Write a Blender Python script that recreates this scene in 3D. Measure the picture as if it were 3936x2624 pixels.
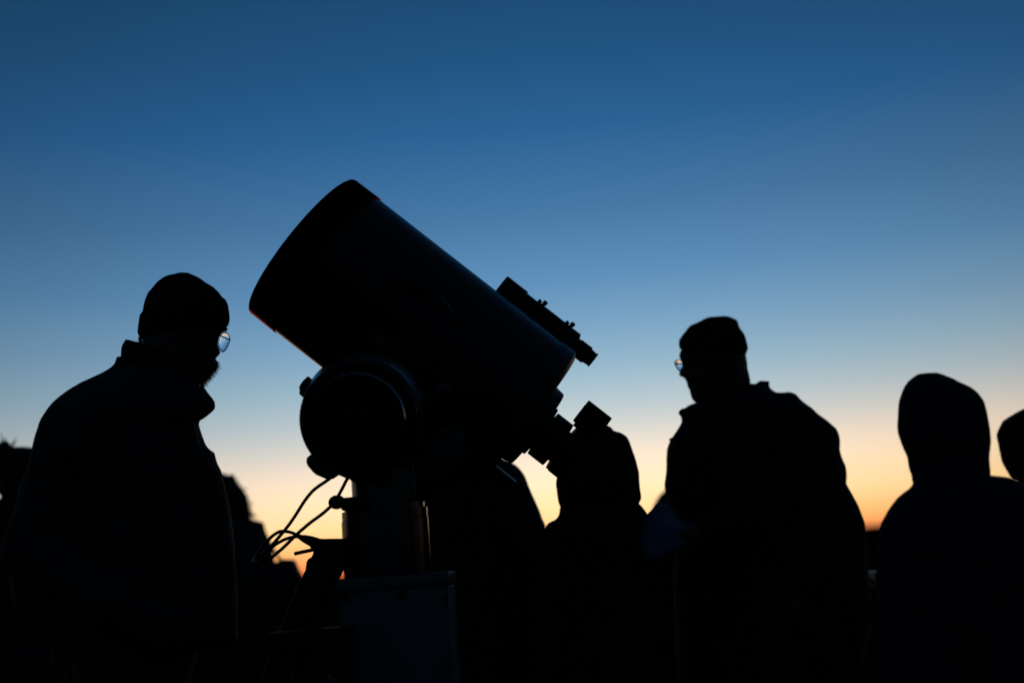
import bpy, bmesh, math, random
from mathutils import Vector, Matrix, noise
random.seed(7)
R = math.radians
scene = bpy.context.scene
for o in list(bpy.data.objects): bpy.data.objects.remove(o)

# ------------------------------------------------------------------ camera
CAM_H = 1.06
PITCH = R(11.13); ROLL = R(4.4)
FPX = 4373.0                       # focal length in photograph pixels (40 mm on 36 mm)
FWD = Vector((0, math.cos(PITCH), math.sin(PITCH)))
U0 = Vector((0, -math.sin(PITCH), math.cos(PITCH)))
R0 = Vector((1, 0, 0))
RIGHT = R0*math.cos(ROLL) - U0*math.sin(ROLL)
UP = R0*math.sin(ROLL) + U0*math.cos(ROLL)
CAM = Vector((0, 0, CAM_H))
cd = bpy.data.cameras.new('camera'); cam = bpy.data.objects.new('camera', cd)
scene.collection.objects.link(cam)
m = Matrix((RIGHT, UP, -FWD)).transposed().to_4x4(); m.translation = CAM
cam.matrix_world = m
cd.sensor_width = 36; cd.lens = 40.0; cd.clip_start = 0.05; cd.clip_end = 20000
cd.dof.use_dof = True; cd.dof.focus_distance = 2.75; cd.dof.aperture_fstop = 1.3
scene.camera = cam

# ------------------------------------------------------------------ world: clear sky after sunset
def s2l(c):
    return tuple((v/255/12.92 if v/255 <= 0.04045 else ((v/255+0.055)/1.055)**2.4) for v in c)
world = bpy.data.worlds.new('World'); scene.world = world; world.use_nodes = True
nt = world.node_tree; N = nt.nodes; L = nt.links
for n in list(N): N.remove(n)
out = N.new('ShaderNodeOutputWorld'); bg = N.new('ShaderNodeBackground'); L.new(bg.outputs[0], out.inputs[0])
tc = N.new('ShaderNodeTexCoord')
sep = N.new('ShaderNodeSeparateXYZ'); L.new(tc.outputs['Generated'], sep.inputs[0])
def mth(op, a, b=None):
    n = N.new('ShaderNodeMath'); n.operation = op
    for i, v in enumerate((a, b)):
        if v is None: continue
        if hasattr(v, 'is_linked') or hasattr(v, 'links'): L.new(v, n.inputs[i])
        else: n.inputs[i].default_value = v
    return n.outputs[0]
SKY = [(-8, (30, 10, 6)), (-0.3, (120, 45, 25)), (0.1, (240, 95, 45)), (0.6, (255, 148, 86)), (1.3, (255, 186, 112)),
       (2.4, (255, 212, 150)), (3.8, (255, 226, 184)), (5.0, (250, 228, 204)), (6.2, (222, 218, 208)), (7.6, (188, 203, 209)),
       (9.3, (155, 187, 205)), (11.3, (127, 167, 198)), (14.0, (95, 144, 186)), (17.3, (72, 121, 165)),
       (21.5, (43, 98, 149)), (25, (34, 84, 129)), (28.5, (27, 74, 114)), (36, (18, 56, 92)), (50, (11, 36, 64)), (90, (6, 20, 40))]
E0, E1 = -8.0, 90.0
def warp(e): return ((e-E0)/(E1-E0))**0.5
el = mth('ARCSINE', sep.outputs['Z']); el = mth('MULTIPLY', el, 180/math.pi)
el = mth('SUBTRACT', el, E0); el = mth('MAXIMUM', el, 0.0); el = mth('DIVIDE', el, E1-E0); el = mth('POWER', el, 0.5)
ramp = N.new('ShaderNodeValToRGB'); L.new(el, ramp.inputs[0])
cr = ramp.color_ramp; cr.interpolation = 'LINEAR'
while len(cr.elements) > 1: cr.elements.remove(cr.elements[-1])
for i, (e, c) in enumerate(SKY):
    x = warp(e)
    k = cr.elements[0] if i == 0 else cr.elements.new(x)
    g_ = 1+0.26*math.exp(-((e-2.2)/2.4)**2); k.position = x; k.color = (*[v*g_ for v in s2l(c)], 1)
# the glow stands over the place where the sun went down and fades round to the dark side
SUN_AZ = R(1.0)
hx = mth('MULTIPLY', sep.outputs['X'], math.sin(SUN_AZ)); hy = mth('MULTIPLY', sep.outputs['Y'], math.cos(SUN_AZ))
dd = mth('ADD', hx, hy)
hl = mth('POWER', mth('MAXIMUM', mth('ADD', mth('MULTIPLY', sep.outputs['X'], sep.outputs['X']), mth('MULTIPLY', sep.outputs['Y'], sep.outputs['Y'])), 1e-6), 0.5)
ca = mth('DIVIDE', dd, hl)
ex = mth('EXPONENT', mth('MULTIPLY', mth('SUBTRACT', ca, 1.0), 4.1))
fac = mth('MULTIPLY', ex, 1.02)
mulc = N.new('ShaderNodeVectorMath'); mulc.operation = 'SCALE'
L.new(ramp.outputs[0], mulc.inputs[0]); L.new(fac, mulc.inputs['Scale'])
dim = mth('MULTIPLY', mth('SUBTRACT', 1.0, ex), mth('MINIMUM', mth('MAXIMUM', mth('MULTIPLY', mth('ADD', sep.outputs['Z'], 0.01), 40.0), 0.0), 1.0))
anti = N.new('ShaderNodeVectorMath'); anti.operation = 'SCALE'; anti.inputs[0].default_value = (0.005, 0.014, 0.026); L.new(dim, anti.inputs['Scale'])
addc = N.new('ShaderNodeVectorMath'); addc.operation = 'ADD'; L.new(mulc.outputs[0], addc.inputs[0]); L.new(anti.outputs[0], addc.inputs[1])
L.new(addc.outputs[0], bg.inputs[0]); bg.inputs[1].default_value = 1.0
scene.view_settings.view_transform = 'Standard'; scene.view_settings.look = 'None'
scene.view_settings.exposure = 0; scene.view_settings.gamma = 1
scene.render.engine = 'CYCLES'

# ------------------------------------------------------------------ helpers
COL = scene.collection
def ray(px, py): return FWD + RIGHT*((px-1968)/FPX) + UP*((1312-py)/FPX)
def at(px, py, Y):                 # point where the line of sight meets the upright plane y = Y
    d = ray(px, py); return CAM + d*(Y/d.y)
def atd(px, py, D): return CAM + ray(px, py)*D
def proj(p):
    v = p-CAM; z = v.dot(FWD); return (1968+v.dot(RIGHT)/z*FPX, 1312-v.dot(UP)/z*FPX)

MATS = {}
def mat(name, col, rough=0.85, metal=0.0, spec=0.3, bump=0.0, scale=60, var=0.25, wave=None, coat=0):
    if name in MATS: return MATS[name]
    mm = bpy.data.materials.new(name); mm.use_nodes = True; t = mm.node_tree; b = t.nodes['Principled BSDF']
    b.inputs['Roughness'].default_value = rough; b.inputs['Metallic'].default_value = metal
    b.inputs['Specular IOR Level'].default_value = spec
    if coat: b.inputs['Coat Weight'].default_value = coat; b.inputs['Coat Roughness'].default_value = 0.12
    tcn = t.nodes.new('ShaderNodeTexCoord')
    nz = t.nodes.new('ShaderNodeTexNoise'); nz.inputs['Scale'].default_value = scale*0.15; nz.inputs['Detail'].default_value = 6
    t.links.new(tcn.outputs['Object'], nz.inputs['Vector'])
    rp = t.nodes.new('ShaderNodeValToRGB'); t.links.new(nz.outputs[0], rp.inputs[0])
    rp.color_ramp.elements[0].position = 0.3; rp.color_ramp.elements[1].position = 0.7
    rp.color_ramp.elements[0].color = (*[c*(1-var) for c in col], 1); rp.color_ramp.elements[1].color = (*[c*(1+var) for c in col], 1)
    t.links.new(rp.outputs[0], b.inputs['Base Color'])
    if bump:
        if wave:
            n2 = t.nodes.new('ShaderNodeTexWave'); n2.inputs['Scale'].default_value = wave; n2.inputs['Distortion'].default_value = 1.5
            n2.bands_direction = 'DIAGONAL'
        else:
            n2 = t.nodes.new('ShaderNodeTexNoise'); n2.inputs['Scale'].default_value = scale; n2.inputs['Detail'].default_value = 8
        t.links.new(tcn.outputs['Object'], n2.inputs['Vector'])
        bp = t.nodes.new('ShaderNodeBump'); bp.inputs['Strength'].default_value = bump; bp.inputs['Distance'].default_value = 0.004
        t.links.new(n2.outputs[0 if not wave else 1], bp.inputs['Height']); t.links.new(bp.outputs[0], b.inputs['Normal'])
    MATS[name] = mm; return mm
skin = mat('skin', (0.10, 0.055, 0.04), 0.6, bump=0.1, scale=200)
black_cloth = mat('black_cloth', (0.020, 0.022, 0.024), 0.9, spec=0.1, bump=0.5, scale=220)
navy_cloth = mat('navy_cloth', (0.022, 0.030, 0.050), 0.85, spec=0.12, bump=0.5, scale=180)
charcoal_cloth = mat('charcoal_cloth', (0.034, 0.038, 0.040), 0.8, spec=0.15, bump=0.5, scale=160)
teal_cloth = mat('teal_cloth', (0.010, 0.055, 0.050), 0.85, spec=0.1, bump=0.4, scale=160)
brown_cloth = mat('brown_cloth', (0.035, 0.024, 0.018), 0.9, spec=0.1, bump=0.4, scale=160)
olive_cloth = mat('olive_cloth', (0.018, 0.017, 0.011), 0.85, spec=0.12, bump=0.5, scale=160)
denim = mat('denim', (0.025, 0.030, 0.042), 0.9, spec=0.1, bump=0.4, scale=300)
knit = mat('knit', (0.018, 0.018, 0.020), 0.95, spec=0.05, bump=0.9, wave=70)
rubber = mat('rubber', (0.008, 0.008, 0.008), 0.85, spec=0.08)
hair_dark = mat('hair_dark', (0.012, 0.008, 0.006), 0.6, spec=0.3)
hair_grey = mat('hair_grey', (0.12, 0.085, 0.075), 0.6, spec=0.3)
tube_paint = mat('tube_paint', (0.003, 0.005, 0.008), 0.28, spec=0.35, bump=0.03, scale=300, var=0.15)
mount_paint = mat('mount_paint', (0.012, 0.013, 0.015), 0.28, spec=0.5, bump=0.03, scale=300, var=0.15)
cell_paint = mat('cell_paint', (0.012, 0.013, 0.016), 0.42, spec=0.4, bump=0.05, scale=200)
band_metal = mat('band_metal', (0.70, 0.74, 0.78), 0.22, metal=1.0, bump=0.02, scale=500, var=0.1)
leg_paint = mat('leg_paint', (0.010, 0.010, 0.011), 0.6, spec=0.3, bump=0.1, scale=200)
drum_paint = mat('drum_paint', (0.008, 0.009, 0.010), 0.13, spec=0.6, bump=0.01, scale=400, var=0.1)
black_metal = mat('black_metal', (0.008, 0.008, 0.009), 0.5, spec=0.3, var=0.15)
satin_metal = mat('satin_metal', (0.16, 0.16, 0.17), 0.35, metal=0.9, var=0.1)
red_lit_metal = mat('red_lit_metal', (0.03, 0.001, 0.001), 0.22, metal=1.0, var=0.05)  # red light reflected on the dew shield edge, put into colour and tint
red_lit_metal.node_tree.nodes['Principled BSDF'].inputs['Specular Tint'].default_value = (0.45, 0.01, 0.008, 1)
box_paint = mat('box_paint', (0.11, 0.14, 0.16), 0.5, spec=0.3, bump=0.05, scale=200, var=0.08)
lid_metal = mat('lid_metal', (0.15, 0.16, 0.17), 0.4, metal=0.6, bump=0.05, scale=200, var=0.15)
cable_rubber = mat('cable_rubber', (0.012, 0.011, 0.010), 0.35, spec=0.5)
wood_dark = mat('wood_dark', (0.03, 0.02, 0.014), 0.6, bump=0.3, scale=40)
blue_nylon = mat('blue_nylon', (0.03, 0.10, 0.22), 0.6, bump=0.3, scale=120)
paper_mat = mat('paper', (0.28, 0.37, 0.56), 0.8, spec=0.2, bump=0.1, scale=60, var=0.08)
ground_mat = mat('ground', (0.012, 0.010, 0.008), 1.0, spec=0.0, bump=0.8, scale=4, var=0.5)
hill_mat = mat('hill', (0.015, 0.013, 0.012), 1.0, spec=0.0, bump=0.3, scale=0.02, var=0.4)
glass = bpy.data.materials.new('lens_glass'); glass.use_nodes = True
gb = glass.node_tree.nodes['Principled BSDF']; gb.inputs['Transmission Weight'].default_value = 1; gb.inputs['Roughness'].default_value = 0.02
gb.inputs['IOR'].default_value = 1.28; gb.inputs['Base Color'].default_value = (0.95, 0.97, 1, 1)
red_glow = bpy.data.materials.new('red_glint'); red_glow.use_nodes = True  # translucent red that stands in for a red light's reflection
t = red_glow.node_tree; trn = t.nodes.new('ShaderNodeBsdfTranslucent'); trn.inputs[0].default_value = (0.95, 0.05, 0.04, 1)
mx = t.nodes.new('ShaderNodeMixShader'); mx.inputs[0].default_value = 0.85
t.links.new(t.nodes['Principled BSDF'].outputs[0], mx.inputs[1]); t.links.new(trn.outputs[0], mx.inputs[2])
t.nodes['Principled BSDF'].inputs['Base Color'].default_value = (0.6, 0.03, 0.02, 1)
t.links.new(mx.outputs[0], t.nodes['Material Output'].inputs[0])

def link(name, me, mt, parent=None, smooth=True):
    o = bpy.data.objects.new(name, me); COL.objects.link(o)
    if mt: me.materials.clear(); me.materials.append(mt)
    if smooth:
        for p in me.polygons: p.use_smooth = True
    if parent: o.parent = parent; o.matrix_parent_inverse = Matrix.Translation(-parent.location) if parent.parent is None else Matrix.Identity(4)
    return o
def bmobj(name, bm, mt, parent=None, smooth=True, auto=None):
    bmesh.ops.recalc_face_normals(bm, faces=bm.faces)
    me = bpy.data.meshes.new(name); bm.to_mesh(me); bm.free()
    o = link(name, me, mt, parent, smooth)
    if auto is not None: me.set_sharp_from_angle(angle=R(auto))
    return o
def thing(name, label, cat, loc, group=None):
    o = bpy.data.objects.new(name, None); COL.objects.link(o); o.location = loc; o.empty_display_size = 0.1
    o['label'] = label; o['category'] = cat
    if group: o['group'] = group
    return o
def child(name, bm, mt, parent, **k):            # parent is a thing (Empty with a translation only) or a part of one
    o = bmobj(name, bm, mt, None, **k)
    o.parent = parent
    root = parent if parent.parent is None else parent.parent
    o.data.transform(Matrix.Translation(-Vector(root.location)))
    return o

def rings(bm, rs, cap=True, closed=True):
    vs = [[bm.verts.new(p) for p in r] for r in rs]
    n = len(rs[0])
    for a, b in zip(vs, vs[1:]):
        for i in range(n if closed else n-1):
            j = (i+1) % n
            bm.faces.new((a[i], a[j], b[j], b[i]))
    if cap:
        bm.faces.new(vs[0][::-1]); bm.faces.new(vs[-1])
    return vs
def frame(d):
    d = d.normalized(); a = Vector((0, 0, 1)) if abs(d.z) < 0.9 else Vector((1, 0, 0))
    x = d.cross(a).normalized(); return x, x.cross(d).normalized()
def tube(bm, pts, rad, n=12, cap=True):
    pts = [Vector(p) for p in pts]
    rr = rad if isinstance(rad, (list, tuple)) else [rad]*len(pts)
    x = None; rs = []
    for i, p in enumerate(pts):
        d = (pts[min(i+1, len(pts)-1)]-pts[max(i-1, 0)]).normalized()
        if x is None: x, y = frame(d)
        else:
            x = (x-d*x.dot(d)).normalized(); y = x.cross(d)
        rs.append([p+(x*math.cos(a)+y*math.sin(a))*rr[i] for a in [2*math.pi*k/n for k in range(n)]])
    rings(bm, rs, cap)
def spline(pts, k=8):
    pts = [Vector(p) for p in pts]; P = [pts[0]*2-pts[1]]+pts+[pts[-1]*2-pts[-2]]; o = []
    for i in range(1, len(P)-2):
        for j in range(k):
            t = j/k; a, b, c, d = P[i-1:i+3]
            o.append(0.5*((2*b)+(c-a)*t+(2*a-5*b+4*c-d)*t*t+(3*b-a-3*c+d)*t*t*t))
    o.append(pts[-1]); return o
def ball(bm, c, r, seg=14, sc=(1, 1, 1)):
    g = bmesh.ops.create_uvsphere(bm, u_segments=seg, v_segments=max(6, seg//2+2), radius=1)
    for v in g['verts']: v.co = Vector(c)+Vector((v.co.x*r*sc[0], v.co.y*r*sc[1], v.co.z*r*sc[2]))
def capsule(bm, p, q, r0, r1, n=14):
    p, q = Vector(p), Vector(q)
    tube(bm, [p, q], [r0, r1], n); ball(bm, p, r0, n); ball(bm, q, r1, n)
def limb(bm, pts, n=14):           # pts: (point, radius)
    for (a, ra), (b, rb) in zip(pts, pts[1:]): capsule(bm, a, b, ra, rb, n)
def revolve(bm, c, ax, prof, n=48, cap=True):      # prof: (distance along ax, radius)
    ax = ax.normalized(); x, y = frame(ax); rs = []
    for s, r in prof:
        rs.append([c+ax*s+(x*math.cos(a)+y*math.sin(a))*max(r, 1e-4) for a in [2*math.pi*k/n for k in range(n)]])
    rings(bm, rs, cap)
def box(bm, c, ex, ey, ez, bev=0.0):               # half-extent vectors
    vs = []
    for sx in (-1, 1):
        for sy in (-1, 1):
            for sz in (-1, 1): vs.append(bm.verts.new(c+ex*sx+ey*sy+ez*sz))
    fs = [(0, 1, 3, 2), (4, 6, 7, 5), (0, 4, 5, 1), (2, 3, 7, 6), (0, 2, 6, 4), (1, 5, 7, 3)]
    faces = [bm.faces.new([vs[i] for i in f]) for f in fs]
    if bev:
        es = {e for f in faces for e in f.edges}
        bmesh.ops.bevel(bm, geom=list(es), offset=bev, segments=3, affect='EDGES', profile=0.5)
def prism(bm, pts, D, depth, bev=0.004):           # outline in the upright plane, given real thickness
    a = [bm.verts.new(at(x, y, D)) for x, y in pts]
    f = bm.faces.new(a)
    g = bmesh.ops.extrude_face_region(bm, geom=[f])
    for v in [e for e in g['geom'] if isinstance(e, bmesh.types.BMVert)]: v.co.y += depth
    bmesh.ops.recalc_face_normals(bm, faces=bm.faces)
    if bev: bmesh.ops.bevel(bm, geom=[e for e in bm.edges], offset=bev, segments=2, affect='EDGES', profile=0.5)

def resample(rows, step):
    o = []
    for a, b in zip(rows, rows[1:]):
        n = max(1, int((b[0]-a[0])/step))
        for i in range(n):
            t = i/n; o.append(tuple(a[j]+(b[j]-a[j])*t for j in range(len(a))))
    o.append(rows[-1]); return o
def loft(bm, rows, Y, ratio=0.85, bmax=0.10, n=40, front=None, taper=0.0, dy=0.0, step=14, sq=1.0, shrink=1.0, dyf=None):
    """A rounded body whose outline runs through rows (image row, left, right); thickness in metres.
    front: +1/-1 the side on which a face narrows towards its profile."""
    rs = []
    for row in resample([r[:3] for r in rows], step):
        py, xl, xr = row[:3]
        if shrink != 1:
            mm_ = (xl+xr)/2; h = (xr-xl)/2*shrink; xl, xr = mm_-h, mm_+h
        A, B = at(xl, py, Y+dy), at(xr, py, Y+dy)
        c = (A+B)/2; a = (B-A)/2; hw = a.length
        b = min(bmax, hw*ratio) if hw*ratio < bmax*0.7 else bmax*(1-0.3*math.exp(-(hw*ratio/bmax-0.7)/0.3))
        nrm = (c-CAM).normalized()
        ring = []
        for k in range(n):
            th = 2*math.pi*k/n; cx, sx = math.cos(th), math.sin(th)
            if sq != 1: cx = math.copysign(abs(cx)**sq, cx); sx = math.copysign(abs(sx)**sq, sx)
            f = 1.0
            if front: f = 1-taper*max(0.0, cx*front)**1.5
            ring.append(c+a*cx+nrm*(b*f*sx))
        rs.append(ring)
    rings(bm, rs)
def fused(bm, voxel, smooth=2, wrinkle=0.0, wscale=7.0, seed=0):
    bmesh.ops.recalc_face_normals(bm, faces=bm.faces)
    me = bpy.data.meshes.new('tmp'); bm.to_mesh(me); bm.free()
    o = bpy.data.objects.new('tmp', me); COL.objects.link(o)
    r = o.modifiers.new('r', 'REMESH'); r.mode = 'VOXEL'; r.voxel_size = voxel; r.adaptivity = 0
    s = o.modifiers.new('s', 'SMOOTH'); s.factor = 0.5; s.iterations = smooth
    dg = bpy.context.evaluated_depsgraph_get(); dg.update()
    ev = o.evaluated_get(dg); nm = bpy.data.meshes.new_from_object(ev)
    bpy.data.objects.remove(o); bpy.data.meshes.remove(me)
    b2 = bmesh.new(); b2.from_mesh(nm); bpy.data.meshes.remove(nm)
    if wrinkle:
        b2.normal_update()
        for v in b2.verts:
            p = v.co*wscale+Vector((seed*3.1, 0, 0)); q = Vector((p.x, p.y, p.z*0.6))
            w = 1-abs(noise.noise(q)*2) ; w2 = noise.noise(q*3.3)
            v.co += v.normal*(wrinkle*((w-0.6)*0.9+w2*0.35))
    return b2

def hand(bm, w, d, up, s=1.0, curl=0.5):
    """palm and five fingers starting at wrist w, pointing along d, back of the hand towards up"""
    d = d.normalized(); side = d.cross(up).normalized(); up = side.cross(d).normalized()
    for k in (-1.2, 0, 1.2): capsule(bm, w+side*0.018*k*s*0.7, w+d*0.085*s+side*0.025*k*s, 0.016*s, 0.0135*s, 10)
    for k, ln in zip((-1.5, -0.5, 0.5, 1.5), (0.072, 0.082, 0.077, 0.06)):
        p = w+d*0.088*s+side*(0.0215*k*s); dd_ = (d+side*0.06*k).normalized(); r = 0.0088*s
        for seg in (0.45, 0.3, 0.25):
            dd_ = (dd_-up*curl*0.8).normalized(); q = p+dd_*ln*s*seg
            capsule(bm, p, q, r, r*0.93, 8); p = q; r *= 0.93
    p = w+d*0.03*s-side*0.032*s; dd_ = (d*0.7-side*0.75-up*0.25).normalized(); r = 0.0105*s
    for ln in (0.035, 0.03, 0.024):
        q = p+dd_*ln*s; capsule(bm, p, q, r, r*0.92, 8); p = q; r *= 0.92; dd_ = (dd_+d*0.35-up*0.15).normalized()

def legs(x, Y, hip_z, s=1.0, spread=0.11, toe=Vector((1, 0, 0))):
    body, trou, shoes = [], [], []
    for k in (-1, 1):
        side = Vector((toe.y, -toe.x, 0)).normalized()
        h = Vector((x, Y, hip_z))+side*k*spread*0.75*s; kn = Vector((x, Y, hip_z*0.53))+side*k*spread*s+toe*0.02
        an = Vector((x, Y, 0.09))+side*k*spread*1.1*s
        body.append([(h, 0.07*s), (kn, 0.05*s), (an, 0.035*s), (an+toe*0.13*s+Vector((0, 0, -0.045)), 0.03*s)])
        trou.append([(h, 0.098*s), (kn, 0.073*s), (an+Vector((0, 0, 0.03)), 0.062*s)])
        shoes.append((an, toe))
    return body, trou, shoes

def edge(rows, py):
    for a, b in zip(rows, rows[1:]):
        if a[0] <= py <= b[0]:
            t = (py-a[0])/max(1e-6, b[0]-a[0]); return a[1]+(b[1]-a[1])*t, a[2]+(b[2]-a[2])*t
    return rows[-1][1], rows[-1][2]

def person(label, Y, head, coat, coat_mat, height, toe=Vector((1, 0, 0)), head_b=0.078, front=None, taper=0.45,
           voxel=0.009, coat_b=0.13, arms=None, auto_arms=True, trouser_mat=None, s=1.0, wr=0.006, seed=1, shoulder=None,
           coat_extra=None, group=None, hand_s=1.0, coat_name='jacket', neck=None, cvox=None):
    cx = (coat[-1][1]+coat[-1][2])/2
    base = at(cx, 2624, Y); bx = base.x
    root = thing('person', label, 'person', (bx, Y, 0), group)
    hip = 0.53*height
    lb, lt, sh = legs(bx, Y, hip, s, toe=toe)
    ppm = FPX/Y
    if auto_arms:
        arms = []
        y0 = shoulder or coat[len(coat)//2][0]
        for k in (-1, 1):
            r = 0.055*s; ch = []
            for py, rr in ((y0+r*ppm*1.2, r), (None, r*0.85), (None, r*0.62)):
                if py is None:
                    z = (0.62 if len(ch) == 1 else 0.49)*height
                    py = proj(Vector((bx, Y, z)))[1]
                xl, xr = edge(coat, min(py, coat[-1][0]))
                x = xl+(rr+0.012)*ppm if k < 0 else xr-(rr+0.012)*ppm
                ch.append((at(x, py, Y-0.03), rr))
            arms.append((ch, Vector((0, 0, -1)), Vector((k, 0, 0))))
    bm = bmesh.new()
    loft(bm, head, Y, ratio=0.8, bmax=head_b, front=front, taper=taper, step=6, n=44)
    loft(bm, [r for r in coat if r[0] > (neck or coat[3][0])], Y, bmax=coat_b*0.78, shrink=0.80)
    zlow = at(cx, coat[-1][0], Y).z
    capsule(bm, Vector((bx, Y, max(zlow+0.05, hip+0.1))), Vector((bx, Y, hip)), 0.11*s, 0.12*s)
    for l in lb: limb(bm, l)
    for ch, d, up in arms:
        limb(bm, [(p, r*0.72) for p, r in ch])
        hand(bm, ch[-1][0]+d*0.02, d, up, 0.95*s*hand_s)
    child('body', fused(bm, voxel, 2), skin, root)
    bm = bmesh.new(); loft(bm, coat, Y, bmax=coat_b)
    for ch, d, up in arms: limb(bm, ch, 18)
    if coat_extra: coat_extra(bm)
    jacket = child(coat_name, fused(bm, cvox or max(voxel, 0.009), 1 if cvox else 2, wr, seed=seed), coat_mat, root)
    bm = bmesh.new()
    capsule(bm, Vector((bx, Y, hip+0.12)), Vector((bx, Y, hip)), 0.125*s, 0.135*s)
    for l in lt: limb(bm, l)
    child('trousers', fused(bm, 0.012, 2, 0.006, 9, seed+5), trouser_mat or denim, root)
    for an, te in sh:
        bm = bmesh.new(); a = Vector((an.x, an.y, 0.05)); 
        capsule(bm, a-te*0.05*s, a+te*0.10*s, 0.047*s, 0.040*s); capsule(bm, a+te*0.10*s-Vector((0, 0, .008)), a+te*0.17*s-Vector((0, 0, .012)), 0.042*s, 0.034*s)
        capsule(bm, a, a+Vector((0, 0, 0.08)), 0.045*s, 0.048*s)
        b2 = fused(bm, 0.008, 2)
        for v in b2.verts:
            if v.co.z < 0.006: v.co.z = 0.006*0
        child('shoe', b2, rubber, root)
    return root, jacket

def hat(root, name, rows, Y, mt, bmax=0.088, ratio=0.85, wr=0.002, vox=0.006, ws=16, **k):
    bm = bmesh.new(); loft(bm, rows, Y, ratio=ratio, bmax=bmax, step=6, n=44, **k)
    return child(name, fused(bm, vox, 1, wr, ws), mt, root)

# ------------------------------------------------------------------ ground and far hills
bm = bmesh.new()
ringr = [0, 2, 4, 7, 12, 20, 35, 60, 120, 300, 800, 2000, 6000, 15000]
c = bm.verts.new((0, 0, 0)); prev = None; NS = 72
for r in ringr[1:]:
    cur = []
    for k in range(NS):
        a = 2*math.pi*k/NS; x, y = r*math.cos(a), r*math.sin(a)
        z = 0 if r < 7 else (noise.noise(Vector((x*0.05, y*0.05, 0)))*0.10 if r < 400 else 0)
        cur.append(bm.verts.new((x, y, z)))
    for k in range(NS):
        j = (k+1) % NS
        if prev: bm.faces.new((prev[k], cur[k], cur[j], prev[j]))
        else: bm.faces.new((c, cur[k], cur[j]))
    prev = cur
g = bmobj('ground', bm, ground_mat); g['kind'] = 'structure'
bm = bmesh.new()
NH = 540; rowsv = []
for k in range(NH):
    a = 2*math.pi*k/NH                     # azimuth from +Y, clockwise
    azd = (math.degrees(a)+180) % 360-180
    base = 0.42+0.30*noise.noise(Vector((math.cos(a)*3, math.sin(a)*3, 1)))+0.12*noise.noise(Vector((math.cos(a)*14, math.sin(a)*14, 2)))+0.035*noise.noise(Vector((math.cos(a)*60, math.sin(a)*60, 3)))
    swell = 0.72/(1+math.exp(-(azd-8)/2.5)) if -90 < azd < 100 else 0.4
    h = max(0.04, base*0.35+swell*0.75)    # degrees
    col = []
    for d, f in ((2300, -0.2), (2600, 0.35), (3000, 1.0), (3600, 0.8), (4200, -0.2)):
        zz = math.tan(R(h))*3000*f
        col.append(bm.verts.new((d*math.sin(a), d*math.cos(a), zz if f > 0 else -5)))
    rowsv.append(col)
for k in range(NH):
    a, b = rowsv[k], rowsv[(k+1) % NH]
    for i in range(4): bm.faces.new((a[i], a[i+1], b[i+1], b[i]))
h = bmobj('hills', bm, hill_mat); h['kind'] = 'structure'

# ------------------------------------------------------------------ telescope (optical tube)
TD = 2.86; MPP = TD/FPX; TC = (2018.0, 1611.0); TU = (0.789, 0.615); TV = (0.615, -0.789)
AX = (RIGHT*TU[0]-UP*TU[1]).normalized(); AV = (RIGHT*TV[0]-UP*TV[1]).normalized()
def T(s, t, w=0.0): return CAM+ray(TC[0], TC[1])*TD + AX*(s*MPP) + AV*(t*MPP) + FWD*w
tube_root = thing('telescope', 'large black telescope tube pointing up to the left in the middle', 'telescope', T(-500, 0))
def trev(name, prof, mt, parent=tube_root, t0=0, w=0, n=64, ang=35):
    bm = bmesh.new(); revolve(bm, T(0, t0, w), AX, [(s*MPP, r*MPP) for s, r in prof], n)
    return child(name, bm, mt, parent, auto=ang)
# main tube, open at the front: an outer and an inner wall
trev('optical_tube', [(-980, 312), (-976, 321), (-13, 321), (-13, 300), (-980, 300), (-980, 312)], tube_paint, n=128)
trev('rear_cell', [(-70, 324), (-8, 324), (0, 316), (8, 300), (9, 175), (14, 173), (58, 167), (62, 162), (66, 110), (66, 0)], cell_paint, n=128)
trev('dew_shield', [(-1083, 316), (-1079, 322), (-1072, 324.5), (-960, 326), (-958, 322), (-960, 306), (-1083, 306), (-1083, 316)], red_lit_metal, n=128)
trev('corrector_lens', [(-965, 1), (-963, 300), (-958, 300), (-956, 1)], black_metal)
trev('secondary_cell', [(-985, 1), (-985, 70), (-960, 76), (-955, 1)], black_metal)
foc = trev('focuser', [(60, 100), (66, 107), (78, 107), (79, 78), (87, 78), (88, 97), (160, 97), (161, 68), (176, 68), (177, 97), (236, 97), (240, 92), (240, 0)], black_metal)
# diagonal body and eyepiece standing up from it
bm = bmesh.new(); box(bm, T(214, 0, 0), AX*(33*MPP), AV*(98*MPP), FWD*(50*MPP), 0.006)
diag = child('diagonal', bm, black_metal, tube_root, auto=35)
bm = bmesh.new(); revolve(bm, T(205, 0, 0), AV, [(95*MPP, 46*MPP), (108*MPP, 46*MPP), (109*MPP, 55*MPP), (112*MPP, 57.5*MPP), (185*MPP, 58*MPP), (187*MPP, 57*MPP), (208*MPP, 57*MPP), (209*MPP, 50*MPP), (203*MPP, 30*MPP), (201*MPP, 0)], 48)
child('eyepiece', bm, rubber, tube_root, auto=35)
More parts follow.
